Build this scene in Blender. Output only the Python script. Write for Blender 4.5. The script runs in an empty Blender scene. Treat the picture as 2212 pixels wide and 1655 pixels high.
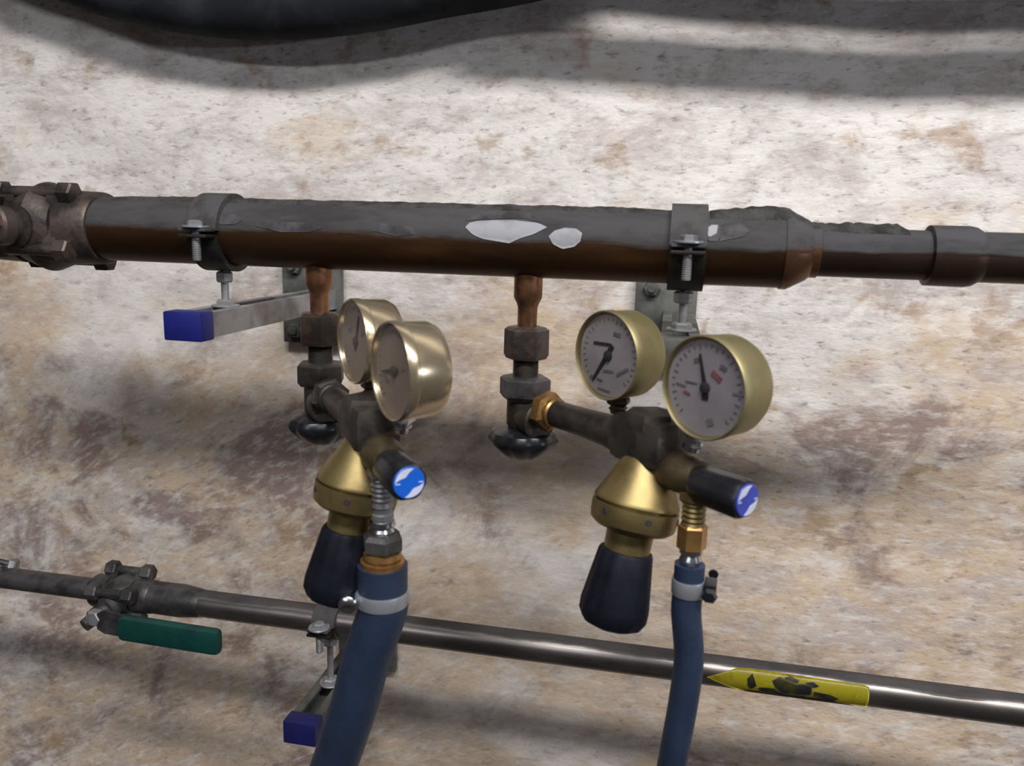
import bpy, bmesh, math, random
from mathutils import Vector, Matrix, noise
random.seed(7)
SC = bpy.context.scene
COL = SC.collection
PI = math.pi
# ------------------------------------------------------------------ camera
CAMP = Vector((0, 0, 1.5))
F = 1700.0
fw = Vector((-.187, .9627, -.196)).normalized()
rt = Vector((.980, .1965, .0283)); rt = (rt - fw * rt.dot(fw)).normalized()
up = rt.cross(fw).normalized()
cam = bpy.data.cameras.new('camera'); camo = bpy.data.objects.new('camera', cam); COL.objects.link(camo)
cam.sensor_fit = 'HORIZONTAL'; cam.sensor_width = 36; cam.lens = F / 2212 * 36
cam.clip_start = .01; cam.clip_end = 50
m = Matrix.Identity(4)
for i, v in enumerate((rt, up, -fw)):
    for j in range(3): m[j][i] = v[j]
m.translation = CAMP
camo.matrix_world = m
SC.camera = camo
cam.dof.use_dof = True; cam.dof.focus_distance = .74; cam.dof.aperture_fstop = 7.5
SC.view_settings.view_transform = 'Standard'
SC.view_settings.look = 'None'
SC.view_settings.gamma = 1
SC.view_settings.use_curve_mapping = False
SC.view_settings.exposure = 0.0
# ------------------------------------------------------------------ light
w = bpy.data.worlds.new('room'); SC.world = w; w.use_nodes = True
w.node_tree.nodes['Background'].inputs[0].default_value = (1, .86, .86, 1)
w.node_tree.nodes['Background'].inputs[1].default_value = .045
def side_light(name, loc, target, sx, sy, power, col):
    l = bpy.data.lights.new(name, 'AREA'); l.shape = 'RECTANGLE'; l.size = sx; l.size_y = sy
    l.energy = power; l.color = col
    o = bpy.data.objects.new(name, l); COL.objects.link(o); o.location = loc
    o.rotation_euler = (Vector(target) - Vector(loc)).to_track_quat('-Z', 'Y').to_euler()
side_light('added_side_light', (2.3, -.45, 1.62), (-.1, .55, 1.4), .30, .10, 8, (.82, .87, 1))  # unseen cool light added for highlights on the gauge cases and hoses
def area(name, loc, target, sx, sy, power, col):
    l = bpy.data.lights.new(name, 'AREA'); l.shape = 'RECTANGLE'; l.size = sx; l.size_y = sy
    l.energy = power; l.color = col
    o = bpy.data.objects.new(name, l); COL.objects.link(o)
    o.location = loc
    d = Vector(target) - Vector(loc)
    o.rotation_euler = (math.atan2(d.y, -d.z), 0, 0)          # tubes run parallel to the wall
    return o
KEY = Vector((.62, -.62, 2.85))
area('tube_lamp_right', KEY, (.0, .8, 1.45), 1.9, .19, 55, (1, .972, .95))
area('tube_lamp_left', (-.8, -1.6, 2.6), (-.2, .8, 1.3), 1.2, .12, 11, (.93, .96, 1))

def W(px, py, Y):
    """the point of the place seen at that pixel, on the plane parallel to the wall at depth Y"""
    d = fw * F + rt * (px - 1106) - up * (py - 827.5)
    return CAMP + d * (Y / d.y)
# ------------------------------------------------------------------ materials
def nt(name):
    mt = bpy.data.materials.new(name); mt.use_nodes = True
    t = mt.node_tree
    return mt, t, t.nodes['Principled BSDF']
def N(t, kind, **kw):
    n = t.nodes.new(kind)
    for k, v in kw.items():
        if k.startswith('i_'): n.inputs[int(k[2:])].default_value = v
        else: setattr(n, k, v)
    return n
def math_(t, op, a, b=None, c=None, clamp=False):
    n = t.nodes.new('ShaderNodeMath'); n.operation = op; n.use_clamp = clamp
    for i, v in enumerate((a, b, c)):
        if v is None: continue
        if isinstance(v, (int, float)): n.inputs[i].default_value = v
        else: t.links.new(v, n.inputs[i])
    return n.outputs[0]
def mixc(t, f, a, b):
    n = t.nodes.new('ShaderNodeMix'); n.data_type = 'RGBA'
    for s, v in ((n.inputs[0], f), (n.inputs[6], a), (n.inputs[7], b)):
        if isinstance(v, (int, float)): s.default_value = v
        elif isinstance(v, tuple): s.default_value = (*v, 1) if len(v) == 3 else v
        else: t.links.new(v, s)
    return n.outputs[2]
def ramp(t, val, lo, hi, smooth=True):
    n = t.nodes.new('ShaderNodeMapRange'); n.interpolation_type = 'SMOOTHSTEP' if smooth else 'LINEAR'
    t.links.new(val, n.inputs[0]); n.inputs[1].default_value = lo; n.inputs[2].default_value = hi
    return n.outputs[0]
def noise_(t, vec, scale, detail=4, rough=.55, dist=0):
    n = t.nodes.new('ShaderNodeTexNoise'); n.inputs['Scale'].default_value = scale
    n.inputs['Detail'].default_value = detail; n.inputs['Roughness'].default_value = rough
    n.inputs['Distortion'].default_value = dist
    if vec is not None: t.links.new(vec, n.inputs['Vector'])
    return n.outputs['Fac']
def geo(t): return t.nodes.new('ShaderNodeNewGeometry')
def bump(t, b, h, strength, dist):
    n = t.nodes.new('ShaderNodeBump'); n.inputs['Strength'].default_value = strength
    n.inputs['Distance'].default_value = dist
    t.links.new(h, n.inputs['Height']); t.links.new(n.outputs[0], b.inputs['Normal'])
def surf(name, col, rough=.5, metal=0., col2=None, scale=60, spread=(.4, .65), bmp=.15, bdist=.0006, coat=0, rough2=None, spec=.5):
    mt, t, b = nt(name)
    g = geo(t).outputs['Position']
    n = noise_(t, g, scale, 5)
    if col2 is None: col2 = tuple(c * .7 for c in col)
    f = ramp(t, n, *spread)
    t.links.new(mixc(t, f, col, col2), b.inputs['Base Color'])
    b.inputs['Metallic'].default_value = metal
    if rough2 is None: b.inputs['Roughness'].default_value = rough
    else: t.links.new(math_(t, 'MULTIPLY_ADD', f, rough2 - rough, rough), b.inputs['Roughness'])
    b.inputs['Coat Weight'].default_value = coat
    b.inputs['Specular IOR Level'].default_value = spec
    if bmp: bump(t, b, noise_(t, g, scale * 6, 3), bmp, bdist)
    return mt

def wall_material():
    mt, t, b = nt('old_whitewashed_plaster')
    pos = geo(t).outputs['Position']
    s = N(t, 'ShaderNodeSeparateXYZ'); t.links.new(pos, s.inputs[0])
    x, z = s.outputs[0], s.outputs[2]
    wv = math_(t, 'ADD', z, math_(t, 'MULTIPLY', x, -.04))
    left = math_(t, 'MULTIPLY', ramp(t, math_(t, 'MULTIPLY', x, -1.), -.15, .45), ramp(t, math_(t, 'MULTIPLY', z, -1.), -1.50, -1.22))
    ca, sa = math.cos(.5), math.sin(.5)
    xb = math_(t, 'ADD', math_(t, 'MULTIPLY', x, ca), math_(t, 'MULTIPLY', z, sa))
    zb = math_(t, 'SUBTRACT', math_(t, 'MULTIPLY', z, ca), math_(t, 'MULTIPLY', x, sa))
    def vec(sx, sz, xx=None, zz=None):
        c = N(t, 'ShaderNodeCombineXYZ')
        t.links.new(math_(t, 'MULTIPLY', xx or x, sx), c.inputs[0]); t.links.new(math_(t, 'MULTIPLY', zz or wv, sz), c.inputs[2])
        return c.outputs[0]
    def streak(sx, sz, scale, det, ro, dist=0):
        n1 = noise_(t, vec(sx, sz), scale, det, ro, dist); n2 = noise_(t, vec(sx, sz, xb, zb), scale, det, ro, dist)
        return math_(t, 'ADD', math_(t, 'MULTIPLY', n1, math_(t, 'SUBTRACT', 1., left)), math_(t, 'MULTIPLY', n2, left))
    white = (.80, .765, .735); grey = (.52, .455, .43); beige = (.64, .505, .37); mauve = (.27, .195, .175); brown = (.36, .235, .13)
    high = ramp(t, z, 1.28, 1.56)
    lowleft = math_(t, 'MULTIPLY', left, .045)  # more mauve low on the left: stains plus painted pipe and regulator shade
    big = noise_(t, vec(1, 1.5), 4.2, 4, .6, .4)
    c = mixc(t, ramp(t, math_(t, 'ADD', big, math_(t, 'MULTIPLY', high, .20)), .47, .66), beige, white)
    m2 = streak(1, 1.8, 11, 6, .68, .4)
    c = mixc(t, math_(t, 'MULTIPLY', ramp(t, m2, .43, .64), .75), c, grey)
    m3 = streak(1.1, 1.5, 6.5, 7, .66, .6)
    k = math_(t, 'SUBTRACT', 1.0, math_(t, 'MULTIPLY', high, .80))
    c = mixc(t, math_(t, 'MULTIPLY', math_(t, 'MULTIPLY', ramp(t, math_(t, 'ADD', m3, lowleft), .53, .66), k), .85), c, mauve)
    m4 = streak(1.6, 2, 9, 5, .6, .3)
    c = mixc(t, math_(t, 'MULTIPLY', ramp(t, m4, .58, .68), .6), c, brown)
    # pits and trowel streaks
    p1 = streak(1, 2.2, 34, 5, .66, .2)
    c = mixc(t, math_(t, 'MULTIPLY', ramp(t, p1, .51, .74), .60), c, (.27, .19, .165))
    p2 = streak(1, 2.8, 75, 3, .6)
    c = mixc(t, math_(t, 'MULTIPLY', ramp(t, p2, .56, .72), .60), c, (.20, .145, .13))
    p3 = streak(1, 2.6, 45, 4, .6, .2)
    c = mixc(t, math_(t, 'MULTIPLY', ramp(t, p3, .46, .72), .55), c, (.86, .83, .79))
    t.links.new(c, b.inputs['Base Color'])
    b.inputs['Roughness'].default_value = .85
    b.inputs['Specular IOR Level'].default_value = .25
    h = math_(t, 'ADD', math_(t, 'MULTIPLY', noise_(t, vec(1, 2), 14, 5, .6), 1.0), math_(t, 'MULTIPLY', p1, -.35))
    h = math_(t, 'ADD', h, math_(t, 'MULTIPLY', p2, -.18))
    bump(t, b, h, .5, .005)
    return mt

def dusty(name, bare, dust, zc, r, metal=.85, rough=.38, lift=.12):
    """bare pipe metal with a ragged layer of settled dust lying on its upper side (zc: height of the pipe's axis)"""
    mt, t, b = nt(name)
    pos = geo(t).outputs['Position']
    s = N(t, 'ShaderNodeSeparateXYZ'); t.links.new(pos, s.inputs[0])
    mp = N(t, 'ShaderNodeMapping'); mp.inputs['Scale'].default_value = (.35, 1, 1.3); t.links.new(pos, mp.inputs[0])
    n = noise_(t, mp.outputs[0], 26, 4, .6)
    hgt = math_(t, 'DIVIDE', math_(t, 'SUBTRACT', s.outputs[2], zc), r)
    f = math_(t, 'ADD', hgt, math_(t, 'MULTIPLY', math_(t, 'SUBTRACT', n, .5), .55))
    f = ramp(t, f, lift - .09, lift + .09)
    n2 = noise_(t, mp.outputs[0], 55, 4, .6)
    d = mixc(t, ramp(t, n2, .35, .7), dust, tuple(c * .55 for c in dust))
    bb = mixc(t, ramp(t, n, .4, .65), bare, tuple(c * .6 for c in bare))
    t.links.new(mixc(t, f, bb, d), b.inputs['Base Color'])
    t.links.new(math_(t, 'MULTIPLY_ADD', f, -metal, metal), b.inputs['Metallic'])
    t.links.new(math_(t, 'MULTIPLY_ADD', f, .9 - rough, rough), b.inputs['Roughness'])
    bump(t, b, math_(t, 'MULTIPLY', n2, f), .5, .003)
    return mt

M = {}
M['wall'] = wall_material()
M['floor'] = surf('dark_concrete', (.06, .055, .05), .8, scale=3)
M['bronze'] = surf('tarnished_bronze', (.12, .082, .060), .48, .75, (.055, .045, .040), 50, bmp=.2)
M['castiron'] = surf('dirty_cast_metal', (.11, .085, .075), .5, .55, (.040, .034, .032), 45, bmp=.35, bdist=.001)
M['castgrey'] = surf('greyed_cast_metal', (.115, .110, .112), .45, .6, (.05, .048, .05), 40, bmp=.3, bdist=.001)
M['copper'] = surf('brown_copper', (.33, .165, .085), .4, .85, (.13, .07, .045), 40)
M['darkbrass'] = surf('dark_valve_brass', (.085, .075, .066), .48, .6, (.045, .040, .038), 60)
M['brass2'] = surf('olive_gauge_brass', (.36, .315, .165), .5, .75, (.28, .24, .12), 25, bmp=.03)
M['brass'] = surf('satin_brass', (.30, .235, .10), .45, .8, (.20, .15, .065), 30, bmp=.05)
M['brasspale'] = surf('pale_gauge_brass', (.68, .58, .40), .24, .85, (.58, .48, .33), 25, bmp=.03)
M['bandsteel'] = surf('bright_band_steel', (.42, .44, .48), .35, .6, (.32, .34, .37), 40, bmp=.05)
M['midbrass'] = surf('brown_brass', (.15, .115, .065), .48, .7, (.09, .07, .045), 60)
M['orange'] = surf('orange_brass', (.52, .30, .11), .4, .8, (.32, .18, .07), 40)
M['chrome'] = surf('chromed_steel', (.62, .64, .67), .22, 1, (.42, .43, .46), 80, bmp=.05)
M['zinc'] = surf('galvanised_steel', (.36, .365, .38), .48, .6, (.24, .24, .25), 45, bmp=.1)
M['zincdull'] = surf('dull_galvanised_plate', (.15, .155, .145), .6, .4, (.09, .09, .083), 35, bmp=.15)
M['black'] = surf('black_plastic', (.010, .011, .015), .33, 0, (.016, .017, .021), 60, bmp=.05)
M['knob'] = surf('black_rubber_grip', (.0045, .0055, .011), .55, 0, (.007, .0085, .016), 50, bmp=.08, spec=.2)
M['slot'] = surf('dark_channel_inside', (.03, .03, .032), .7, .2)
M['blue'] = surf('deep_blue_plastic', (.008, .012, .17), .5, 0, (.007, .010, .14), 60, bmp=.03)
M['navy'] = surf('dark_blue_plastic', (.012, .014, .12), .5, 0, (.010, .012, .09), 60, bmp=.03)
M['cap'] = surf('bright_blue_cap', (.008, .12, .62), .35, 0, (.008, .11, .58), 60, bmp=0)
M['capviolet'] = surf('violet_blue_cap', (.045, .07, .42), .35, 0, (.04, .06, .38), 60, bmp=0)
M['print'] = surf('white_print', (.62, .67, .78), .5, 0, (.56, .6, .72), 60, bmp=0)
M['hose'] = surf('slate_blue_rubber', (.019, .033, .068), .5, 0, (.015, .027, .056), 40, bmp=.12)
M['duct'] = surf('black_corrugated_rubber', (.010, .011, .014), .75, 0, (.026, .029, .034), 14, bmp=.1, spec=.12)
M['dial'] = surf('dial_enamel', (.40, .385, .40), .55, 0, (.32, .305, .31), 24, bmp=0)
M['dialwarm'] = surf('yellowed_dial_enamel', (.36, .29, .215), .55, 0, (.28, .225, .17), 24, bmp=0)
M['ink'] = surf('black_ink', (.03, .028, .035), .6, bmp=0)
M['greyink'] = surf('faint_grey_ink', (.21, .20, .21), .6, bmp=0)
M['redink'] = surf('red_ink', (.30, .13, .14), .6, bmp=0)
M['greenink'] = surf('green_ink', (.16, .22, .17), .6, bmp=0)
M['green'] = surf('dark_green_vinyl', (.003, .052, .043), .45, 0, (.002, .036, .031), 40, bmp=.1)
M['yellow'] = surf('worn_yellow_tape', (.52, .45, .03), .30, 0, (.16, .12, .02), 42, (.50, .68), bmp=.02)
M['worn'] = surf('rubbed_black_print', (.035, .035, .035), .5, .2, (.09, .085, .02), 120, bmp=.05)
M['label'] = surf('torn_white_label', (.60, .61, .66), .5, 0, (.40, .40, .43), 60, (.45, .75), bmp=.05)
M['dirtylabel'] = surf('dirty_label_scrap', (.16, .155, .165), .7, 0, (.07, .068, .072), 60, bmp=.05)
M['dust'] = surf('settled_dust', (.060, .057, .058), .95, 0, (.025, .023, .022), 60, bmp=.8, bdist=.003)
M['grime'] = surf('dark_grime', (.025, .02, .019), .8, 0, bmp=.3)
M['steel'] = surf('dull_steel_pipe', (.15, .135, .128), .30, .9, (.095, .083, .078), 22, bmp=.08)
# thin clear lens
mt, t, b = nt('clear_lens'); t.nodes.remove(b)
tr = N(t, 'ShaderNodeBsdfTransparent'); tr.inputs[0].default_value = (.93, .92, .93, 1)
gl = N(t, 'ShaderNodeBsdfGlossy'); gl.inputs['Roughness'].default_value = .2
fr = N(t, 'ShaderNodeFresnel'); fr.inputs[0].default_value = 1.45
mx = N(t, 'ShaderNodeMixShader')
t.links.new(math_(t, 'MULTIPLY', fr.outputs[0], math_(t, 'SUBTRACT', 1., geo(t).outputs['Backfacing'])), mx.inputs[0]); t.links.new(tr.outputs[0], mx.inputs[1]); t.links.new(gl.outputs[0], mx.inputs[2])
t.links.new(mx.outputs[0], t.nodes['Material Output'].inputs[0]); M['lens'] = mt
# ------------------------------------------------------------------ mesh helpers
def frame(axis):
    a = Vector(axis).normalized()
    h = Vector((0, 0, 1)) if abs(a.z) < .9 else Vector((0, 1, 0))
    u = h.cross(a).normalized(); v = a.cross(u)
    return a, u, v
def lathe(bm, o, axis, prof, n=40, lobes=0, depth=0, hexi=(), ph=0):
    """prof: list of (distance along the axis, radius); closes to the axis at both ends"""
    a, u, v = frame(axis); o = Vector(o); rings = []
    for (d, r) in prof:
        ring = []
        for k in range(n):
            th = 2 * PI * k / n + ph; rr = r
            if lobes: rr = r * (1 - depth * (.5 - .5 * math.cos(lobes * th)) ** 2)
            ring.append(bm.verts.new(o + a * d + (u * math.cos(th) + v * math.sin(th)) * rr))
        rings.append(ring)
    for i in range(len(rings) - 1):
        for k in range(n):
            bm.faces.new((rings[i][k], rings[i][(k + 1) % n], rings[i + 1][(k + 1) % n], rings[i + 1][k]))
    bm.faces.new(rings[0][::-1]); bm.faces.new(rings[-1])
    return bm
def cyl(bm, o, axis, d0, d1, r, n=32, ch=None):
    ch = min(r * .12, abs(d1 - d0) * .25) if ch is None else ch
    return lathe(bm, o, axis, [(d0, r - ch), (d0 + ch, r), (d1 - ch, r), (d1, r - ch)], n)
def hexn(bm, o, axis, d0, d1, af, ph=0, ch=.0015):
    """hexagonal nut, af = across flats"""
    r = af / 2 / math.cos(PI / 6)
    return lathe(bm, o, axis, [(d0, r - ch), (d0 + ch, r), (d1 - ch, r), (d1, r - ch)], 6, ph=ph)
def tube(bm, pts, radii, n=20, cap=True):
    pts = [Vector(p) for p in pts]; rings = []
    if isinstance(radii, (int, float)): radii = [radii] * len(pts)
    prev = None
    for i, p in enumerate(pts):
        d = (pts[min(i + 1, len(pts) - 1)] - pts[max(i - 1, 0)]).normalized()
        if prev is None: _, u, v = frame(d)
        else:
            u = (prev - d * prev.dot(d)).normalized(); v = d.cross(u)
        prev = u
        rings.append([bm.verts.new(p + (u * math.cos(2 * PI * k / n) + v * math.sin(2 * PI * k / n)) * radii[i]) for k in range(n)])
    for i in range(len(rings) - 1):
        for k in range(n):
            bm.faces.new((rings[i][k], rings[i][(k + 1) % n], rings[i + 1][(k + 1) % n], rings[i + 1][k]))
    if cap: bm.faces.new(rings[0][::-1]); bm.faces.new(rings[-1])
    return bm
def spline(pts, n=8):
    pts = [Vector(p) for p in pts]; out = []
    P = [pts[0] * 2 - pts[1]] + pts + [pts[-1] * 2 - pts[-2]]
    for i in range(1, len(P) - 2):
        for k in range(n):
            s = k / n
            out.append(.5 * ((2 * P[i]) + (P[i + 1] - P[i - 1]) * s + (2 * P[i - 1] - 5 * P[i] + 4 * P[i + 1] - P[i + 2]) * s * s
                             + (3 * P[i] - P[i - 1] - 3 * P[i + 1] + P[i + 2]) * s ** 3))
    out.append(pts[-1]); return out
def box(bm, c, size, bev=.001, rot=None):
    tmp = bmesh.new(); bmesh.ops.create_cube(tmp, size=1)
    bmesh.ops.scale(tmp, vec=Vector(size), verts=tmp.verts)
    if bev: bmesh.ops.bevel(tmp, geom=tmp.edges[:], offset=bev, segments=2, affect='EDGES', profile=.6)
    mm = Matrix.Translation(Vector(c)) @ (rot.to_4x4() if rot else Matrix.Identity(4))
    bmesh.ops.transform(tmp, matrix=mm, verts=tmp.verts)
    me = bpy.data.meshes.new('x'); tmp.to_mesh(me); tmp.free(); bm.from_mesh(me); bpy.data.meshes.remove(me)
    return bm
def prism(bm, outline, o, ex, ey, ez, depth):
    """outline in the (ex, ey) plane, extruded along ez by depth"""
    o = Vector(o); a = [bm.verts.new(o + ex * p[0] + ey * p[1]) for p in outline]
    b = [bm.verts.new(o + ex * p[0] + ey * p[1] + ez * depth) for p in outline]
    n = len(a)
    for k in range(n): bm.faces.new((a[k], a[(k + 1) % n], b[(k + 1) % n], b[k]))
    bm.faces.new(a[::-1]); bm.faces.new(b); return bm
def obj(name, bm, mt, parent=None, label=None, sharp=35):
    bmesh.ops.recalc_face_normals(bm, faces=bm.faces)
    me = bpy.data.meshes.new(name); bm.to_mesh(me); bm.free()
    for p in me.polygons: p.use_smooth = True
    me.set_sharp_from_angle(angle=math.radians(sharp))
    me.materials.append(mt if not isinstance(mt, str) else M[mt])
    o = bpy.data.objects.new(name, me); COL.objects.link(o)
    if parent: o.parent = parent
    if label: o['label'] = label
    return o
def tag(o, label, cat, group=None):
    o['label'] = label; o['category'] = cat
    if group: o['group'] = group
    return o
def thing(name, label, cat, loc=(0, 0, 0), rotz=0, group=None):
    o = bpy.data.objects.new(name, None); COL.objects.link(o); o.empty_display_size = .02
    o.location = loc; o.rotation_euler = (0, 0, rotz)
    return tag(o, label, cat, group)
def B(): return bmesh.new()
X_ = Vector((1, 0, 0)); Y_ = Vector((0, 1, 0)); Z_ = Vector((0, 0, 1))
def copy_tree(o, parent=None):
    c = o.copy(); COL.objects.link(c); c.parent = parent
    for ch in list(o.children): copy_tree(ch, c)
    return c
# ------------------------------------------------------------------ the setting
YW = .82
bm = B(); nx, nz = 260, 190
x0, x1, z0, z1 = -1.5, 1.5, .0, 2.9
grid = []
for i in range(nx + 1):
    row = []
    for j in range(nz + 1):
        x = x0 + (x1 - x0) * i / nx; z = z0 + (z1 - z0) * j / nz
        h = noise.fractal(Vector((x * 3.2, 0, z * 5.5)), .9, 2.1, 4) * .009
        row.append(bm.verts.new((x, YW - h, z)))
    grid.append(row)
for i in range(nx):
    for j in range(nz):
        bm.faces.new((grid[i][j], grid[i + 1][j], grid[i + 1][j + 1], grid[i][j + 1]))
wl = obj('wall_back', bm, 'wall', sharp=180); wl['kind'] = 'structure'
if wl.data.polygons[0].normal.y > 0: wl.data.flip_normals()
md = wl.modifiers.new('thick', 'SOLIDIFY'); md.thickness = .12; md.offset = -1
bm = B(); box(bm, (0, -1.1, -.025), (3.0, 4.0, .05), 0)
fl = obj('floor', bm, 'floor'); fl['kind'] = 'structure'
# ------------------------------------------------------------------ header pipe
YP = .61
ZP = (W(600, 507, YP).z + W(1600, 538, YP).z) / 2
def XP(px, py=520): return W(px, py, YP).x
R1, R2 = .027, .0175
M['header'] = dusty('dusty_copper_pipe', (.085, .042, .020), (.060, .057, .060), ZP, R1, .8, .42, .03)
M['header2'] = dusty('dusty_thin_copper_pipe', (.05, .028, .019), (.060, .059, .063), ZP, R2, .7, .45, .05)
hp = thing('header_pipe', 'thick brown copper header pipe with grey dust along its top', 'pipe', (XP(1000), YP, ZP))
Hx = hp.location.x
def hx(px): return XP(px) - Hx
def ring_pipe(bm, x0, x1, r0, r1=None, seg=None, n=64, jit=0.0):
    r1 = r1 or r0; seg = seg or max(2, int(abs(x1 - x0) / .006))
    prof = []
    for i in range(seg + 1):
        s = i / seg; prof.append((x0 + (x1 - x0) * s, r0 + (r1 - r0) * s))
    return lathe(bm, (0, 0, 0), X_, prof, n)
obj('pipe', ring_pipe(B(), hx(205), hx(1702), R1), 'header', hp)
bm = B(); lathe(bm, (0, 0, 0), X_, [(hx(1690), R1 - .001), (hx(1690), R1 + .0008), (hx(1704), R1 + .0010), (hx(1745), R2 + .0035), (hx(1752), R2 + .0012), (hx(1768), R2 + .0012), (hx(1770), R2)], 64)
M['reducer'] = dusty('dusty_copper_reducer', (.20, .105, .06), (.065, .062, .065), ZP, R1, .8, .4, .12)
obj('reducer', bm, 'reducer', hp, 'lighter copper reducer cone')
obj('branch_pipe', ring_pipe(B(), hx(1750), hx(2420), R2), 'header2', hp, 'thinner end of the pipe')
bm = B(); lathe(bm, (0, 0, 0), X_, [(hx(2003), R2), (hx(2006), R2 + .0036), (hx(2090), R2 + .0038), (hx(2105), R2 + .003), (hx(2122), R2)], 64)
obj('coupling', bm, 'header2', hp)
# ragged dust ridge lying on the pipe's crown
def ridge(name, pxs, rfun, hgt, lo=62, hi=118, mt='dust', parent=None, seed=0):
    bm = B(); nx_ = 130; na = 18; rows = []
    for i in range(nx_ + 1):
        px = pxs[0] + (pxs[1] - pxs[0]) * i / nx_; x = hx(px); r = rfun(px)
        row = []
        e = min(i, nx_ - i) / 8; e = min(1, e)
        wob = noise.noise(Vector((x * 35, seed, 0))) * 9
        for k in range(na + 1):
            a = math.radians(lo + wob + (hi - lo - wob) * k / na)
            ee = min(1, min(k, na - k) / 4) * e
            h = hgt * (.55 + .9 * abs(noise.noise(Vector((x * 90, k * .35, seed + 3)))) + .5 * noise.noise(Vector((x * 28, 0, seed)))) * ee
            rr = r + max(h, 0) - (.0008 if ee == 0 else 0)
            row.append(bm.verts.new((x, -math.cos(a) * rr, math.sin(a) * rr)))
        rows.append(row)
    for i in range(nx_):
        for k in range(na): bm.faces.new((rows[i][k], rows[i + 1][k], rows[i + 1][k + 1], rows[i][k + 1]))
    return obj(name, bm, mt, parent, sharp=180)
def rf(px):
    if px < 1700: return R1
    if px < 1750: return R1 + (R2 - R1) * (px - 1700) / 50
    return R2
ridge('dust_ridge', (255, 1440), rf, .0016, 60, 120, parent=hp, seed=1)
o = ridge('dust_ridge', (1525, 1960), rf, .0040, 50, 125, parent=hp, seed=5); o['label'] = 'thick dark dust heap'
# patches lying on a pipe: outline given in (px along, angle in degrees from the front, upwards)
def patch(name, poly, rad, mt, parent, xf, lift=.0004, label=None, n=22):
    """fills a closed outline on the pipe's surface with a curved sheet of real thickness"""
    xs = [p[0] for p in poly]; a0, a1 = min(xs), max(xs)
    def span(x):
        ys = []
        for i in range(len(poly)):
            (xa, ya), (xb, yb) = poly[i], poly[(i + 1) % len(poly)]
            if (xa - x) * (xb - x) <= 0 and xa != xb: ys.append(ya + (yb - ya) * (x - xa) / (xb - xa))
        return (min(ys), max(ys)) if ys else (0, 0)
    bm = B(); rows = []; mcount = 8
    for i in range(n + 1):
        x = a0 + (a1 - a0) * min(max(i / n, .004), .996); lo, hi = span(x); row = []
        for k in range(mcount + 1):
            a = math.radians(lo + (hi - lo) * k / mcount)
            row.append(bm.verts.new((xf(x), -math.cos(a) * (rad + lift), math.sin(a) * (rad + lift))))
        rows.append(row)
    for i in range(n):
        for k in range(mcount): bm.faces.new((rows[i][k], rows[i + 1][k], rows[i + 1][k + 1], rows[i][k + 1]))
    bmesh.ops.solidify(bm, geom=bm.faces[:], thickness=.0003)
    return obj(name, bm, mt, parent, label, sharp=180)
patch('label_scrap', [(1022, 22), (1040, 10), (1062, 4), (1115, -1), (1140, 8), (1165, 14), (1192, 26), (1172, 33), (1120, 37), (1080, 36), (1050, 34), (1030, 30)], R1, 'label', hp, hx, .0006, 'torn white label')
patch('label_scrap', [(1196, 12), (1206, 0), (1226, -7), (1250, -3), (1263, 6), (1265, 18), (1252, 25), (1228, 26), (1208, 21)], R1, 'label', hp, hx, .0006, 'small round white label scrap')
patch('label_scrap', [(1020, 34), (1050, 36), (1140, 42), (1178, 34), (1150, 54), (1060, 56)], R1, 'dirtylabel', hp, hx, .0005, 'grey edge of the torn label')
patch('label_scrap', [(1518, 22), (1528, 12), (1545, 12), (1560, 30), (1545, 42), (1525, 38)], R1, 'dirtylabel', hp, hx, .0006, 'grey label scrap beside the clamp')
patch('label_scrap', [(1519, 22), (1530, 18), (1543, 24), (1545, 38), (1532, 38), (1522, 32)], R1, 'label', hp, hx, .0009, 'pale label scrap beside the clamp')
patch('label_scrap', [(1550, 12), (1600, 20), (1612, 30), (1590, 44), (1555, 40)], R1, 'dirtylabel', hp, hx, .0005, 'grey rubbed patch')
patch('label_scrap', [(497, 22), (520, 14), (548, 16), (560, 24), (540, 34), (510, 32)], R1, 'dirtylabel', hp, hx, .0005, 'grey rubbed patch')
patch('label_scrap', [(585, 14), (640, 5), (700, 6), (728, 14), (690, 22), (600, 22)], R1, 'dirtylabel', hp, hx, .0005, 'grey rubbed patch')
patch('label_scrap', [(830, 12), (880, 4), (920, 8), (910, 20), (850, 24)], R1, 'dirtylabel', hp, hx, .0005, 'grey rubbed patch')
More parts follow.
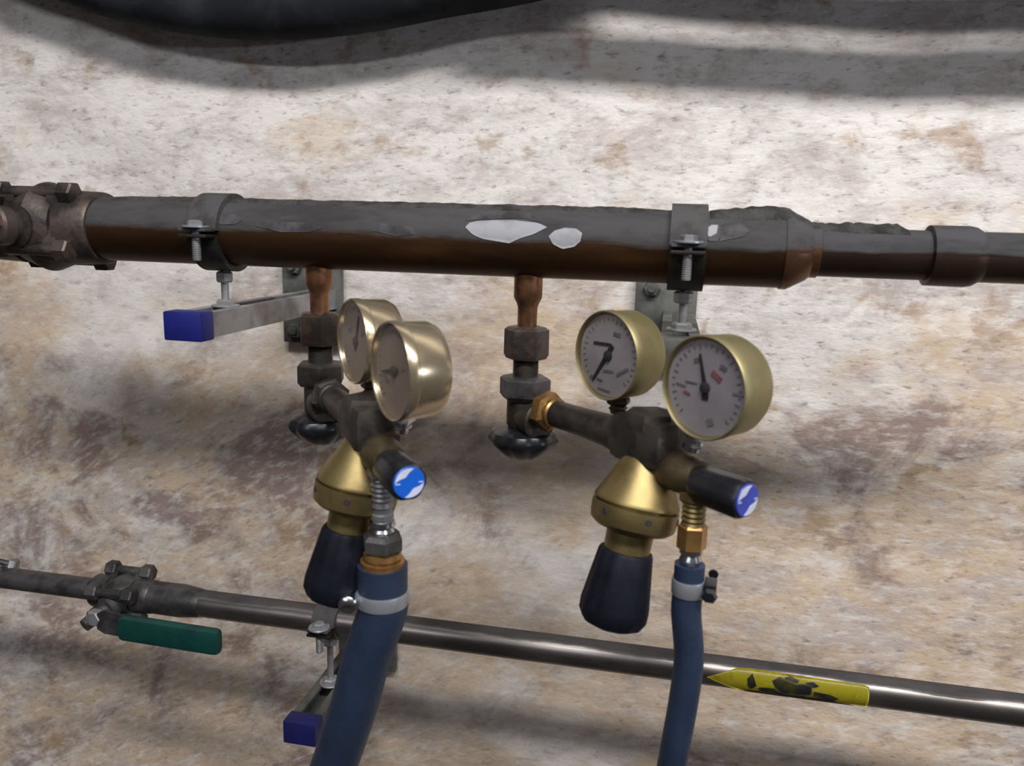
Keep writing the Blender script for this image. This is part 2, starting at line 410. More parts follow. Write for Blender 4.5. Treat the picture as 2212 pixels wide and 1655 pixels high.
# ------------------------------------------------------------------ ball valve at the header's left end
def three_piece_valve(name, label, loc, r, L, mt, rot, stem=True, span=.026, bolt=.0055, boltlen=.05):
    """r pipe radius, L half length; bolts run along the pipe between two four-eared flanges"""
    v = thing(name, label, 'valve', loc)
    bm = B(); lathe(bm, (0, 0, 0), X_, [(-L * .55, r * .9), (-L * .5, r * 1.22), (0, r * 1.5), (L * .5, r * 1.22), (L * .55, r * .9)], 40)
    obj('valve_body', bm, mt, v)
    for s in (-1, 1):
        bm = B(); xa, xb = s * L * .40, s * L * .78
        outline = []
        for k in range(48):
            th = 2 * PI * k / 48
            rr = r * 1.12 + (span - r * 1.0) * (.5 + .5 * math.cos(4 * (th - rot - PI / 4))) ** 2.2
            outline.append((math.cos(th) * rr, math.sin(th) * rr))
        prism(bm, outline, (xa, 0, 0), Y_, Z_, X_, (xb - xa) * .75)
        lathe(bm, (0, 0, 0), X_ * s, [(L * .6, r * 1.25), (L * .9, r * 1.22), (L * 1.28, r * 1.20), (L * 1.34, r * 1.14), (L * 1.36, r * .9)], 40)
        obj('end_flange', bm, mt, v)
    for k in range(4):
        th = rot + PI / 4 + k * PI / 2; c = (0, math.cos(th) * span, math.sin(th) * span)
        bm = B(); cyl(bm, c, X_, -boltlen / 2, boltlen / 2, bolt * .62, 16)
        hexn(bm, c, X_, -boltlen / 2 - bolt * .5, -boltlen / 2 + bolt * 1.1, bolt * 2); hexn(bm, c, X_, boltlen / 2 - bolt * 1.1, boltlen / 2 + bolt * .5, bolt * 2)
        obj('flange_bolt', bm, mt, v)
    return v
vx = XP(118)
bv = three_piece_valve('ball_valve', 'dark brown bolted ball valve on the left end of the thick header pipe', (vx, YP, ZP), .0255, .040, 'castiron', math.radians(-12), span=.034, bolt=.0085, boltlen=.072)
bm = B(); ax = Vector((-.22, -1, .02)).normalized()
lathe(bm, (0, 0, 0), ax, [(.02, .017), (.034, .018), (.036, .013), (.043, .013), (.043, .0165), (.052, .0165), (.054, .0145), (.0545, .009), (.06, .0085), (.061, .007)], 28)
obj('stem', bm, 'castiron', bv)
bm = B(); hexn(bm, (0, 0, 0), ax, .052, .066, .021, ch=.002); obj('stem_nut', bm, 'copper', bv, 'reddish stem nut')
bm = B(); tube(bm, spline([ax * .05 + Vector((.004, 0, .018)), ax * .052 + Vector((-.01, 0, .026)), ax * .052 + Vector((-.04, 0, .028)), ax * .055 + Vector((-.07, 0, .027))]), .006); obj('handle_stub', bm, 'castiron', bv)
# ------------------------------------------------------------------ clamps and brackets
def clamp(name, label, x, y, z, r, dark, rodlen, ear=.5, group=None, wdt=.026, t_=.005):
    c = thing(name, label, 'pipe clamp', (x, y, z), group=group)
    ro = r + t_
    for s in (1, -1):
        bm = B(); ol = []
        for k in range(25):
            a = math.radians(4 + 172 * k / 24) * s; ol.append((math.cos(a) * ro, math.sin(a) * ro))
        for k in range(24, -1, -1):
            a = math.radians(4 + 172 * k / 24) * s; ol.append((math.cos(a) * (r + .0003), math.sin(a) * (r + .0003)))
        prism(bm, ol, (-wdt / 2, 0, 0), Y_, Z_, X_, wdt)
        for q in (-1, 1): box(bm, (0, q * (ro + .005), s * .0024), (wdt * .92, .015, .0026), .0008)
        bmesh.ops.bevel(bm, geom=[e for e in bm.edges if e.is_manifold and e.calc_face_angle() > 1.2], offset=.0007, segments=1, affect='EDGES')
        obj('clamp_half', bm, dark if s < 0 else 'dusthalf', c)
    for q in (-1, 1):
        cc = (0, q * (ro + .0065), 0)
        bm = B(); cyl(bm, cc, Z_, .0038, .0056, .0105, 24); obj('washer', bm, 'bandsteel' if q < 0 else dark, c)
        bm = B(); lathe(bm, cc, Z_, [(.0052, .0058), (.0056, .0062), (.0085, .0062), (.0098, .0045), (.0100, .0020)], 6); cyl(bm, cc, Z_, -.022, .006, .0032, 16)
        for k in range(10): lathe(bm, cc, Z_, [(-.021 + k * .0016, .0030), (-.0204 + k * .0016, .0036), (-.0198 + k * .0016, .0030)], 16)
        obj('bolt', bm, 'zinc', c)
    bm = B(); cyl(bm, (0, 0, 0), Z_, -ro - rodlen, -ro + .002, .0032, 18)
    obj('threaded_rod', bm, 'zinc', c)
    bm = B(); hexn(bm, (0, 0, 0), Z_, -ro - .0095, -ro - .0003, .013); obj('rod_nut', bm, 'zinc', c)
    bm = B(); hexn(bm, (0, 0, 0), Z_, -ro - rodlen, -ro - rodlen + .006, .014); cyl(bm, (0, 0, 0), Z_, -ro - rodlen - .0002, -ro - rodlen + .0016, .0115, 24)
    obj('foot_nut', bm, 'zinc', c)
    return c
M['dusthalf'] = surf('dusty_clamp_top', (.068, .065, .067), .85, 0, (.038, .035, .036), 50, bmp=.4, bdist=.001)
M['clampdark'] = surf('dark_clamp_steel', (.045, .040, .040), .5, .6, (.025, .022, .022), 50, bmp=.2)
XC1 = W(481, 505, YP).x; XC2 = W(1484, 540, YP).x
clamp('pipe_clamp', 'dusty split clamp with bright chrome washer near the header pipe\'s left end', XC1, YP, ZP, R1, 'clampdark', .030)
clamp('pipe_clamp', 'dark square-edged clamp on the header pipe above the white-faced gauges', XC2, YP, ZP, R1, 'clampdark', .030)
YL = .684
ZL = (W(900, 1366, YL).z + W(1340, 1419, YL).z) / 2
RL = .0138
XC3 = W(712, 1335, YL).x
clamp('pipe_clamp', 'clamp on the lower steel pipe partly behind the thick left hose', XC3, YL, ZL, RL, 'clampdark', .052, t_=.004, wdt=.024)

def strut(name, label, x, ytip, ztop, capm, platebox, group=None, bodym='zinc'):
    """slotted channel, 30 x 20, open side up, from the wall out to ytip"""
    s = thing(name, label, 'bracket', (x, YW, ztop - .020), group=group)
    L = YW + .006 - ytip
    wd, hg, th = .030, .020, .0022
    ol = [(-wd / 2, 0), (wd / 2, 0), (wd / 2, hg), (wd / 2 - .0085, hg), (wd / 2 - .0085, hg - .0035), (wd / 2 - .0065, hg - .0035), (wd / 2 - .0065, hg - th),
          (wd / 2 - th, hg - th), (wd / 2 - th, th), (-wd / 2 + th, th), (-wd / 2 + th, hg - th), (-wd / 2 + .0065, hg - th), (-wd / 2 + .0065, hg - .0035), (-wd / 2 + .0085, hg - .0035), (-wd / 2 + .0085, hg), (-wd / 2, hg)]
    bm = B(); prism(bm, ol, (0, -(YW - ytip), 0), X_, Z_, Y_, L); obj('channel', bm, bodym, s)
    bm = B(); box(bm, (0, -(YW - ytip) - .004, hg / 2), (wd + .003, .018, hg + .003), .0016); obj('end_cap', bm, capm, s)
    l, r, lo, hi = platebox
    bm = B(); box(bm, ((l + r) / 2, -.010, (lo + hi) / 2), (r - l, .008, hi - lo), .0012); obj('wall_plate', bm, 'zincdull', s)
    for zz in (lo + .014, hi - .012):
        bm = B(); hexn(bm, (l + .016, 0, zz), -Y_, .012, .021, .015); cyl(bm, (l + .016, 0, zz), -Y_, .0, .026, .004, 14); obj('anchor_bolt', bm, 'zincdull', s)
    return s
def ztop_of(r, t_, rod): return -r - t_ - rod
z_s = ZP + ztop_of(R1, .005, .030) + 0
strut('wall_bracket', 'galvanised channel bracket with bright blue end cap left of the left regulator', XC1, .560, z_s, 'blue', (-.049, .02, -.040, .056))
strut('wall_bracket', 'channel bracket behind the white-faced gauges holding the header pipe', XC2, .600, z_s - .005, 'zincdull', (-.044, .017, -.04, .054), bodym='zincdull')
strut('wall_bracket', 'low channel bracket with dark blue end cap partly behind the thick left hose', XC3, .625, ZL + ztop_of(RL, .004, .052), 'navy', (-.045, .026, -.038, .050), bodym='zincdull')
# ------------------------------------------------------------------ stop valves
def stop_valve(label, px, theta, bodym, nutm, copm):
    v = thing('stop_valve', label, 'valve', (W(px, 780, YP).x, YP, ZP), -theta)
    def d(py): return W(px, py, YP).z - ZP
    return v, d
def make_stop(label, px, dy, theta, nutm, copm, bodym):
    xa = W(px, 780 + dy, YP).x
    v = thing('stop_valve', label, 'valve', (xa, YP, ZP), -theta, None)
    d = lambda py: W(px, py + dy, YP).z - ZP
    D = -Z_
    o = (0, 0, 0)
    bm = B(); lathe(bm, o, D, [(R1 - .004, .0118), (R1 + .001, .0112), (-d(642), .0112), (-d(655), .0088), (-d(664), .0078), (-d(706), .0076), (-d(720), .0074)], 32)
    obj('branch_tube', bm, copm, v)
    bm = B(); lathe(bm, o, D, [(-d(704), .0095), (-d(706), .0150), (-d(712), .0178), (-d(765), .0180), (-d(774), .0160), (-d(775), .010)], 6, ph=.2)
    obj('union_nut', bm, nutm, v)
    bm = B(); prof = [(-d(773), .0098)]
    a, b_ = -d(775), -d(816)
    for k in range(14):
        s = a + (b_ - a) * k / 14; prof += [(s, .0104), (s + (b_ - a) / 28, .0096)]
    prof.append((b_, .0100)); lathe(bm, o, D, prof, 28); obj('threaded_neck', bm, 'darkbrass', v)
    bm = B(); lathe(bm, o, D, [(-d(811), .0125), (-d(813), .0180), (-d(818), .0208), (-d(852), .0208), (-d(861), .0180), (-d(862), .0125)], 6, ph=.35)
    obj('hex_collar', bm, bodym, v)
    bm = B(); lathe(bm, o, D, [(-d(858), .0120), (-d(862), .0142), (-d(915), .0142), (-d(925), .0115), (-d(945), .010)], 32)
    lathe(bm, (0, 0, -.138), X_, [(0, .013), (.012, .0150), (.021, .0158), (.0225, .0140)], 28)
    obj('valve_body', bm, 'darkbrass', v)
    bm = B(); z1_ = -d(922)
    lathe(bm, o, D, [(z1_, .0130), (z1_ + .001, .0200), (z1_ + .0035, .0262), (z1_ + .0075, .0287), (z1_ + .0105, .0287), (z1_ + .0135, .0272), (z1_ + .0205, .0200), (z1_ + .0240, .0150), (z1_ + .0252, .0125), (z1_ + .0254, .004)], 72, lobes=8, depth=.07)
    obj('handwheel', bm, 'black', v)
    return v
TH_R, TH_L = math.radians(42), math.radians(51.5)
sv1 = make_stop('left stop valve under the header pipe, behind the edge-on gauges', 692, -30, TH_L, 'bronze', 'copper', 'darkbrass')
sv2 = make_stop('right stop valve, fully visible, with glossy black handwheel and brown union nut', 1136, 0, TH_R, 'castiron', 'copper', 'castgrey')
# ------------------------------------------------------------------ regulators
ARM = -.1405      # height of the inlet arm relative to camera height
def make_gauge(parent, s, zc, roll, stemlen, dialm, casem, needle, marks, rad=.0315, yoff=.015, swivel=0):
    """a gauge whose face looks along local -y; centre of the face at (s, -.015, zc)"""
    c = Vector((s, -yoff, zc)); A = Y_
    bm = B()
    lathe(bm, c, A, [(.0040, rad - .0024), (.0003, rad - .0016), (-.0004, rad - .0008), (.0008, rad), (.0060, rad), (.0068, rad - .0006), (.0240, rad - .0008), (.0290, rad - .003), (.0300, rad - .008)], 64)
    case = obj('gauge', bm, casem, parent)
    case.rotation_euler = (0, 0, swivel); case.location = Vector((s, 0, 0)) - Matrix.Rotation(swivel, 3, 'Z') @ Vector((s, 0, 0))
    dn = Vector((-math.sin(roll), 0, -math.cos(roll))); rgt = X_
    bm = B(); o = c + Vector((0, .015, 0))
    cyl(bm, o, dn, rad - .003, rad + stemlen, .0055, 24); hexn(bm, o, dn, rad - .001, rad + stemlen * .42, .0145); hexn(bm, o, dn, rad + stemlen * .5, rad + stemlen * .8, .012)
    obj('gauge_stem', bm, 'chrome' if roll else 'bronze', case)
    bm = B(); cyl(bm, c, A,   .0036, .0042, rad - .0018, 64, ch=.0001); obj('dial', bm, dialm, case)
    upv = Z_
    def P(u, v, dpt=.0034): return c + rgt * u + upv * v + A * dpt
    def bar(bm, p, q, w0, w1, dpt=.0034):
        p, q = Vector(p), Vector(q); dd = (q - p).normalized(); nn = Vector((-dd.y, dd.x))
        pts = [p + nn * w0 / 2, q + nn * w1 / 2, q - nn * w1 / 2, p - nn * w0 / 2]
        prism(bm, [(a.x, a.y) for a in pts], c + A * (dpt - .0003), rgt, upv, A, .0004)
    bm = B()
    for k in range(0, 28):
        a = math.radians(225 - 270 * k / 27); big = k % 9 == 0 or k % 3 == 0
        r0 = rad * (.72 if big else .76)
        bar(bm, (math.cos(a) * r0, math.sin(a) * r0), (math.cos(a) * rad * .82, math.sin(a) * rad * .82), .0007, .0007)
    obj('scale_marks', bm, 'greyink', case)
    for (ink, segs) in marks:
        for (p, q, w0) in segs:
            bm = B(); bar(bm, [a * rad for a in p], [a * rad for a in q], w0, w0); obj('dial_print', bm, ink, case)
    bm = B()
    tip, tail, w0, w1 = needle
    bar(bm, [a * rad for a in tail], [a * rad for a in tip], w0, w1, .0028)
    lathe(bm, P(0, 0, .0032), -A, [(0, .0034), (.0016, .0034), (.0020, .0026)], 24)
    obj('needle', bm, 'ink', case)
    bm = B(); lathe(bm, c, A, [(.0018, rad - .0019), (.0008, rad - .002), (.0006, rad - .006), (.0004, .001)], 56); obj('lens', bm, 'lens', case)
    return case
def make_regulator(label, root_loc, theta, dialm, casem, capm, big, variant):
    g = thing('gas_regulator', label, 'regulator', root_loc, -theta)
    za = 0.0
    # inlet: brass union nut, dark arm
    bm = B(); hexn(bm, (0, 0, 0), X_, .0226, .037, .027, ph=.3, ch=.003); cyl(bm, (0, 0, 0), X_, .0226, .041, .0118, 28)
    obj('inlet_nut', bm, 'darkbrass' if big else 'orange', g)
    bm = B(); lathe(bm, (0, 0, 0), X_, [(.036, .0080), (.041, .0102), (.075, .0108), (.100, .0120), (.112, .014), (.120, .012)], 32)
    obj('inlet_arm', bm, 'darkbrass', g)
    bm = B(); box(bm, (.136, 0, .003), (.050, .035, .034), .011); lathe(bm, (.137, 0, .010), Z_, [(-.02, .018), (.004, .0195), (.012, .017), (.013, .012)], 6)
    obj('valve_block', bm, 'darkbrass', g)
    bm = B(); lathe(bm, (0, 0, -.012), X_, [(.150, .010), (.158, .0135), (.168, .0135), (.176, .0125), (.181, .0110)], 28)
    obj('outlet_valve_body', bm, 'midbrass', g, 'brown brass body of the outlet valve')
    # bonnet, tilted forward
    ph = math.radians(12); d = Vector((0, -math.sin(ph), -math.cos(ph))); o = Vector((.137, 0, 0))
    bm = B(); lathe(bm, o, d, [(.010, .0150), (.016, .0175), (.030, .0245), (.0375, .0282), (.0395, .0290), (.0400, .0290), (.0404, .0268)], 64)
    bon = obj('bonnet', bm, 'brass', g)
    bm = B(); lathe(bm, o, d, [(.0402, .0262), (.0422, .0262), (.0424, .0294), (.0500, .0294), (.0550, .0286), (.0580, .0250), (.0600, .0180), (.0610, .0160), (.0780, .0155), (.080, .012)], 64)
    obj('spring_housing', bm, 'brass', g)
    for k in range(6):
        bm = B(); a, u, v = frame(d); th = k * PI / 3 + .5
        c = o + d * .047 + (u * math.cos(th) + v * math.sin(th)) * .0284
        cyl(bm, c, (u * math.cos(th) + v * math.sin(th)), .0006, .0014, .0022, 14)
        obj('vent_hole', bm, 'ink', g)
    bm = B(); lathe(bm, o, d, [(.0735, .0150), (.0740, .0178), (.0760, .0188), (.090, .0208), (.112, .0238), (.119, .0236), (.1245, .0205), (.1270, .0150), (.1278, .006)], 72, lobes=9, depth=.035)
    obj('adjusting_knob', bm, 'knob', g)
    # outlet valve knob
    o2 = Vector((0, 0, -.0155))
    bm = B(); lathe(bm, o2, X_, [(.172, .0085), (.176, .0088), (.181, .0088), (.1812, .0085)], 28); obj('knob_collar', bm, 'darkbrass', g)
    bm = B(); lathe(bm, o2, X_, [(.1795, .0085), (.1798, .0108), (.183, .0122), (.2140, .0128), (.2165, .0118), (.2170, .0104)], 48, lobes=6, depth=.06)
    kn = obj('outlet_knob', bm, 'black', g)
    bm = B(); cyl(bm, o2, X_, .2163, .2182, .0102, 48, ch=.0004); cp = obj('knob_cap', bm, capm, kn, 'round blue cap')
    # white crescents of the round mark
    bm = B()
    for s in (1, -1):
        ol = []
        for k in range(21):
            a = math.radians(72 + 104 * k / 20); ol.append((math.cos(a) * .0093 * s, math.sin(a) * .0093 * s))
        for k in range(19, 0, -1):
            tt = k / 20; a = math.radians(72 + 104 * tt); rr = .0093 - .0046 * math.sin(PI * tt)
            ol.append((math.cos(a) * rr * s, math.sin(a) * rr * s))
        prism(bm, ol, o2 + X_ * .2181, Y_, Z_, X_, .0004)
    for s in (-1, 1): prism(bm, [(s * .0060, .0003), (s * .0090, .0003), (s * .0090, -.0003), (s * .0060, -.0003)], o2 + X_ * .2181, Y_, Z_, X_, .0004)
    obj('cap_emblem', bm, 'print', kn, 'two white crescents')
    # outlet pipe downwards
    so = .179 if not big else .165
    bm = B(); prof = [(.008, .0085), (.012, .0092)]
    for k in range(6): prof += [(.026 + k * .0034, .0078), (.0277 + k * .0034, .0070)]
    if big: prof += [(.048, .0078), (.049, .0066), (.0525, .0066), (.0535, .0078), (.057, .0078), (.058, .0066)]
    prof.append((.059 if big else .046, .0074)); lathe(bm, (so, 0, 0), -Z_, prof, 28); hexn(bm, (so, 0, 0), -Z_, .020, .028, .018)
    obj('outlet_nipple', bm, 'zinc' if big else 'brass', g)
    if not big:
        bm = B(); hexn(bm, (so, 0, 0), -Z_, .043, .0605, .0165, ph=.2); obj('outlet_nut', bm, 'copper' if False else 'orange', g, 'orange copper outlet nut')
        bm = B(); lathe(bm, (so, 0, 0), -Z_, [(.0595, .005), (.060, .0072), (.0625, .0075), (.0638, .0058), (.067, .0072), (.0695, .0064), (.0700, .0052), (.085, .0050)], 28); obj('hose_tail', bm, 'chrome', g)
    else:
        bm = B(); lathe(bm, (so, 0, -.0125), -Z_, [(.046, .006), (.0465, .0086), (.049, .0090), (.051, .0074), (.053, .0086), (.0555, .0082), (.056, .007)], 28); obj('hose_tail', bm, 'chrome', g)
        bm = B(); hexn(bm, (so, 0, -.0125), -Z_, .055, .069, .0250, ph=.2, ch=.003); obj('outlet_nut', bm, 'castgrey', g, 'grey hexagonal outlet nut')
        bm = B(); lathe(bm, (so, 0, -.0125), -Z_, [(.068, .009), (.069, .0128), (.0725, .0132), (.0730, .0116), (.0738, .0116), (.0745, .0152), (.0795, .0152), (.0800, .0115), (.09, .0115)], 40); obj('brass_collar', bm, 'orange', g, 'brass collar over the thick hose')
    # gauges
    gk = dict(yoff=.003, swivel=math.radians(4.5)) if big else {}
    if variant == 'right':
        m1 = [('ink', [((-.50, .22), (.02, .24), .0022)]), ('greenink', [((-.56, -.60), (-.38, -.52), .0020), ((-.35, -.57), (-.16, -.60), .0016)]),
              ('greyink', [((.12, .50), (.34, .48), .0028), ((-.15, -.36), (.18, -.34), .0018), ((.28, -.40), (.62, -.2), .0022), ((-.3, -.78), (.1, -.80), .0012)])]
        n1 = ((-.46, -.62), (.12, .24), .0040, .0016)
        m2 = [('redink', [((.12, .32), (.34, .18), .0038), ((-.52, -.16), (-.36, -.2), .0018)]), ('greyink', [((-.72, -.03), (-.48, -.06), .0014), ((-.5, .04), (-.2, .04), .0010), ((.10, -.66), (.24, -.60), .0044), ((.62, .0), (.86, .0), .0015), ((-.32, .46), (-.16, .52), .003), ((.30, .46), (.44, .40), .003)]),
              ('ink', [((.0, -.10), (.0, -.24), .0048)])]
        n2 = ((-.18, .62), (.04, -.16), .0038, .0014)
    else:
        m1 = [('greyink', [((-.5, .2), (-.3, .26), .003), ((.3, .2), (.5, .3), .003)])]; n1 = ((.2, .6), (-.05, -.2), .003, .0014)
        m2 = [('greyink', [((-.5, -.2), (-.3, -.26), .003), ((.3, .1), (.5, .15), .003)])]; n2 = ((-.6, -.1), (.2, .05), .003, .0014)
    make_gauge(g, .106, .056, 0, .011, dialm, casem, n1, m1, rad=.0308, **gk)
    make_gauge(g, .190, .049, math.radians(22), .016, dialm, casem, n2, m2, rad=.0318, **gk)
    return g, so
Zarm = CAMP.z + ARM
rg1, so1 = make_regulator('left brass gas regulator, gauges seen nearly edge-on, feeding the thick hose', (sv1.location.x, YP, Zarm), TH_L, 'dialwarm', 'brasspale', 'cap', True, 'left')
rg2, so2 = make_regulator('right brass gas regulator with two white gauge faces towards the viewer', (sv2.location.x, YP, Zarm), TH_R, 'dial', 'brass2' if 'brass2' in M else 'brasspale', 'capviolet', False, 'right')
# ------------------------------------------------------------------ hoses
def hose(label, rg, so, theta, r, ztop, pxs, ys):
    top = rg.location + Vector((math.cos(theta) * so, -math.sin(theta) * so, 0)); top.z = rg.location.z - ztop
    h = thing('gas_hose', label, 'hose', top)
    pts = [top, top - Z_ * .018, top - Z_ * .034] + [W(px, py, top.y + dy) for (px, py), dy in zip(pxs, ys)]
    pts = [p - top for p in pts]
    bm = B(); tube(bm, spline(pts, 10), r, 40); obj('hose_tube', bm, 'hose', h)
    return h, top, pts
hA, topA, ptsA = hose('thick slate-blue hose hanging from the left regulator', rg1, so1, TH_L, .0172, .0905,
    [(792, 1420), (769, 1510), (740, 1600), (712, 1680), (670, 1790)], [0, 0, .003, .006, .01])
hB, topB, ptsB = hose('thin slate-blue hose hanging from the right regulator', rg2, so2, TH_R, .0098, .0705,
    [(1488, 1420), (1477, 1510), (1461, 1600), (1444, 1690), (1420, 1800)], [0, 0, 0, .002, .005])
def band(label, top, z0, z1, r, worm, mt='bandsteel'):
    c = thing('hose_clamp', label, 'hose clamp', (top.x, top.y, top.z - z1))
    bm = B(); hh = z1 - z0; lathe(bm, (0, 0, 0), Z_, [(0, r - .0008), (0, r + .0008), (.001, r + .0011), (hh - .001, r + .0011), (hh, r + .0008), (hh, r - .0008)], 48); obj('band', bm, mt, c)
    wd = Vector(worm).normalized(); a, u, v = frame(wd)
    tdir = Z_.cross(wd)
    bm = B(); rot = Matrix((wd, tdir, Z_)).transposed(); box(bm, wd * (r + .0040) + Z_ * hh / 2, (.008, .014, hh * 1.05), .001, rot)
    obj('worm_housing', bm, 'black' if r < .012 else 'chrome', c)
    bm = B(); cyl(bm, wd * (r + .0045) + Z_ * hh / 2 + tdir * -.012, tdir, 0, .024, .0034 if r < .012 else .0062, 20); hexn(bm, wd * (r + .0045) + Z_ * hh / 2, tdir, -.0125, -.0075, .0085 if r < .012 else .010); lathe(bm, wd * (r + .0045) + Z_ * hh / 2, tdir, [(.010, .004), (.012, .0066), (.015, .0062), (.0168, .004), (.0172, .001)] if r > .012 else [(.023, .0030), (.0245, .0034), (.0255, .0026)], 24)
    obj('worm_screw', bm, 'black' if r < .012 else 'chrome', c)
    return c
band('silver hose clamp with black worm screw on the thin right hose', topB, .010, .0205, .0098, (.85, -.1, 0))
band('silver hose clamp on the thick left hose', topA, .0185, .0285, .0172, (-1, -.22, 0))
# ------------------------------------------------------------------ lower pipe
def XL(px): return W(px, 1310 + (px - 500) * .12, YL).x
lp = thing('gas_pipe', 'long dull steel pipe with yellow arrow tape running low along the wall', 'pipe', (XL(1200), YL, ZL))
Lx0 = lp.location.x
def lx(px): return XL(px) - Lx0
M['lowpipe'] = dusty('dusty_steel_pipe', (.24, .22, .21), (.065, .060, .060), ZL, RL, .9, .36, .80)
obj('pipe', ring_pipe(B(), lx(345), lx(2420), RL), 'lowpipe', lp)
bm = B(); ring_pipe(bm, lx(-260), lx(200), .0115); obj('thin_pipe', bm, 'castgrey', lp, 'thinner dusty pipe left of the valve')
bm = B(); lathe(bm, (0, 0, 0), X_, [(lx(330), RL), (lx(334), RL + .0030), (lx(395), RL + .0032), (lx(430), RL + .001), (lx(440), RL)], 40); obj('socket', bm, 'castgrey', lp)
patch('arrow_tape', [(1526, 2), (1590, 48), (1620, 52), (1860, 46), (1872, 40), (1872, -44), (1800, -50), (1640, -52), (1600, -46)], RL, 'yellow', lp, lx, .0006, 'yellow arrow-shaped tape', n=60)
patch('worn_print', [(1612, 16), (1622, 34), (1626, 20), (1632, -6), (1622, -20), (1614, -8)], RL, 'worn', lp, lx, .0012, 'rubbed black print', n=16)
patch('worn_print', [(1664, 20), (1680, 36), (1700, 28), (1712, 20), (1735, 24), (1750, 20), (1750, -14), (1720, -24), (1690, -26), (1676, -12)], RL, 'worn', lp, lx, .0012, 'rubbed black print', n=24)
patch('worn_print', [(1636, -12), (1670, -4), (1680, -24), (1740, -26), (1796, -22), (1806, -34), (1750, -46), (1660, -40), (1640, -30)], RL, 'worn', lp, lx, .0010, 'rubbed black print', n=24)
patch('worn_print', [(1752, 2), (1790, -2), (1808, -14), (1800, -24), (1770, -20), (1752, -14)], RL, 'worn', lp, lx, .0013, 'rubbed black print', n=18)
patch('worn_print', [(1600, -38), (1650, -30), (1700, -40), (1760, -36), (1830, -40), (1850, -52), (1700, -60), (1620, -56)], RL, 'worn', lp, lx, .0010, 'dark rubbed lower edge of the tape', n=40)
patch('worn_print', [(1690, 36), (1705, 42), (1722, 30), (1718, 22), (1700, 22)], RL, 'worn', lp, lx, .0011, 'rubbed black print', n=14)
patch('worn_print', [(1735, 28), (1752, 33), (1764, 22), (1756, 14), (1738, 16)], RL, 'worn', lp, lx, .0011, 'rubbed black print', n=14)
# lower ball valve
lv = three_piece_valve('ball_valve', 'grey bolted ball valve with green lever on the lower pipe', (XL(272), YL, ZL), .0145, .026, 'castgrey', math.radians(20), span=.0235, bolt=.0078, boltlen=.046)
ax = Vector((-.30, -.92, -.32)).normalized()
bm = B(); lathe(bm, (0, 0, 0), ax, [(.008, .012), (.024, .013), (.026, .010), (.040, .0095), (.042, .007), (.050, .0065)], 28); obj('stem', bm, 'castgrey', lv)
# lever: from the stem head out in front of the valve, sleeve runs right along the pipe
q0 = W(212, 1330, YL - .045) - lv.location; q1 = W(262, 1352, YL - .050) - lv.location; q2 = W(478, 1386, YL - .052) - lv.location
ex = (q2 - q1).normalized(); ey = Vector((0, 0, 1)); ey = (ey - ex * ey.dot(ex)).normalized(); ez = ex.cross(ey)
bm = B(); L0 = (q2 - q1).length
prism(bm, [(-.026, -.006), (-.026, .010), (-.018, .015), (.0, .014), (.02, .008), (.05, .006), (.05, -.006), (.0, -.010), (-.018, -.010)], q1, ex, ey, ez, .0035)
bmesh.ops.bevel(bm, geom=bm.edges[:], offset=.0007, segments=2, affect='EDGES')
obj('lever', bm, 'castgrey', lv)
bm = B(); hexn(bm, q0 + ez * -.001, -ez if ez.y > 0 else ez, 0, .010, .015); obj('lever_nut', bm, 'zinc', lv)
bm = B(); box(bm, q1 + ex * (L0 / 2) + ez * .0017, (L0, .0125, .0255), .0055, Matrix((ex, ez, ey)).transposed()); obj('lever_sleeve', bm, 'green', lv, 'dark green vinyl sleeve')
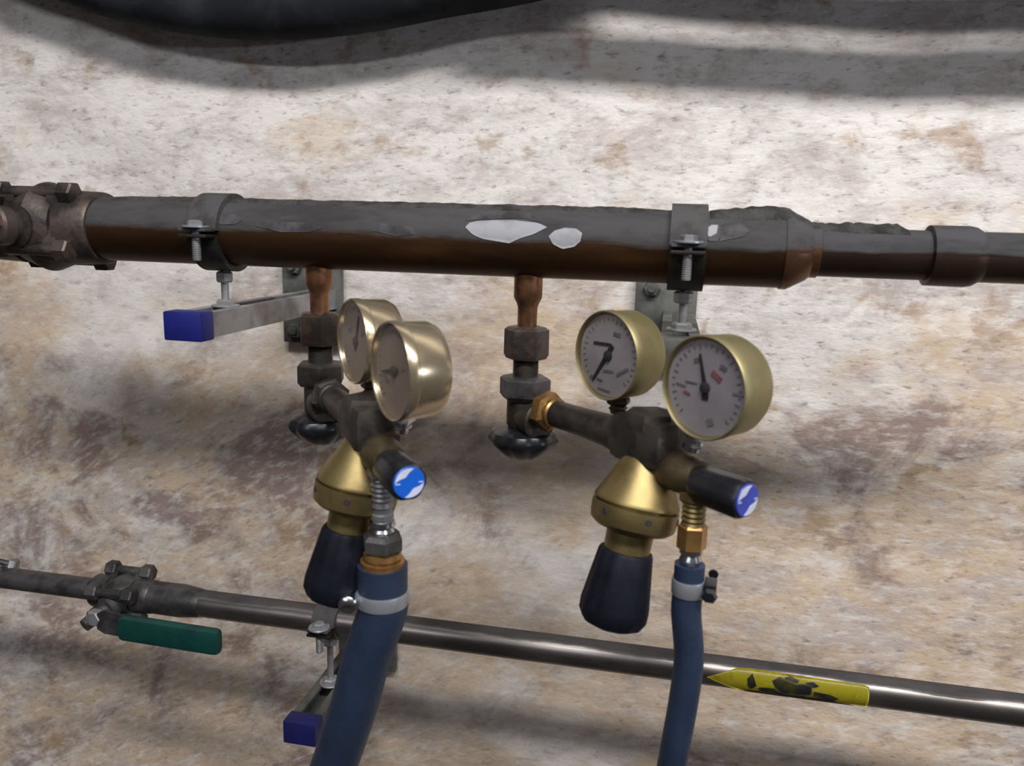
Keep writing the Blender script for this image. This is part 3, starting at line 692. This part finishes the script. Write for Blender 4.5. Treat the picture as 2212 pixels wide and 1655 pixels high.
# small tap at the far left of the lower pipe
tp = thing('bleed_screw', 'small dark bleed screw on the lower pipe at the left edge', 'screw', W(20, 1240, YL))
bm = B(); cyl(bm, (0, 0, -.002), Z_, 0, .014, .006, 20); cyl(bm, (0, 0, .012), Vector((-1, -.3, .3)), -.01, .03, .0035, 16); obj('screw_body', bm, 'castgrey', tp)
bm = B(); hexn(bm, (.004, -.002, .012), Vector((1, .3, -.1)), 0, .008, .013); obj('screw_head', bm, 'zinc', tp)
# ------------------------------------------------------------------ sagging black hose at the top
RD = .0235; YD = .778
dp = [(-400, -330), (-200, -200), (-40, -110), (110, -58), (230, -16), (330, 8), (450, 26), (570, 32), (690, 26), (820, 8), (960, -20), (1150, -56), (1290, -100)]
pts = [W(px, py, YD) + Z_ * 0 for px, py in dp]
pts = [p + (Z_ * 0) for p in pts]
o0 = W(560, 28, YD)
th = thing('hanging_hose', 'thick black rubber hose sagging across the top left of the view', 'hose', o0)
bm = B(); tube(bm, spline([p - o0 for p in pts], 8), RD, 40); obj('hose_tube', bm, 'duct', th)
# ------------------------------------------------------------------ unseen rod and beam, added above the view to shade the wall's top
def toward(px, py, Y):
    S = W(px, py, YW - .003); return S + (KEY - S) * ((S.y - Y) / (S.y - KEY.y))
YO = .728
a_, b_ = toward(1000, 128, YO), toward(2150, 150, YO)
dirr = (b_ - a_).normalized(); mid = (a_ + b_) / 2
cb = bpy.data.objects.new('shade_caster_2', None); COL.objects.link(cb); cb.location = mid; cb['kind'] = 'structure'
bm = B(); cyl(bm, (0, 0, 0), dirr, -.28, .9, .0175, 32); obj('shade_rod', bm, 'zincdull', cb)  # unseen rod, added to cast the dark band across the wall
for k in (-.25, .82):
    bm = B(); cyl(bm, dirr * k, dirr, -.01, .01, .0195, 32); box(bm, dirr * k + Vector((0, .045, 0)), (.012, .09, .012), .001); obj('shade_rod_clip', bm, 'zinc', cb)
b0, b1 = toward(1100, 46, .72), toward(2150, 82, .72)
ang = math.atan2(b1.z - b0.z, b1.x - b0.x); bt = (b0 + b1) / 2
bm = B(); box(bm, (bt.x - .2, .765, bt.z + .09 - .2 * math.tan(ang)), (2.2, .09, .18), .004, Matrix.Rotation(-ang, 3, 'Y'))
tb = obj('shade_caster_1', bm, 'grime'); tb['kind'] = 'structure'  # unseen beam, added only for the shadow it throws on the wall
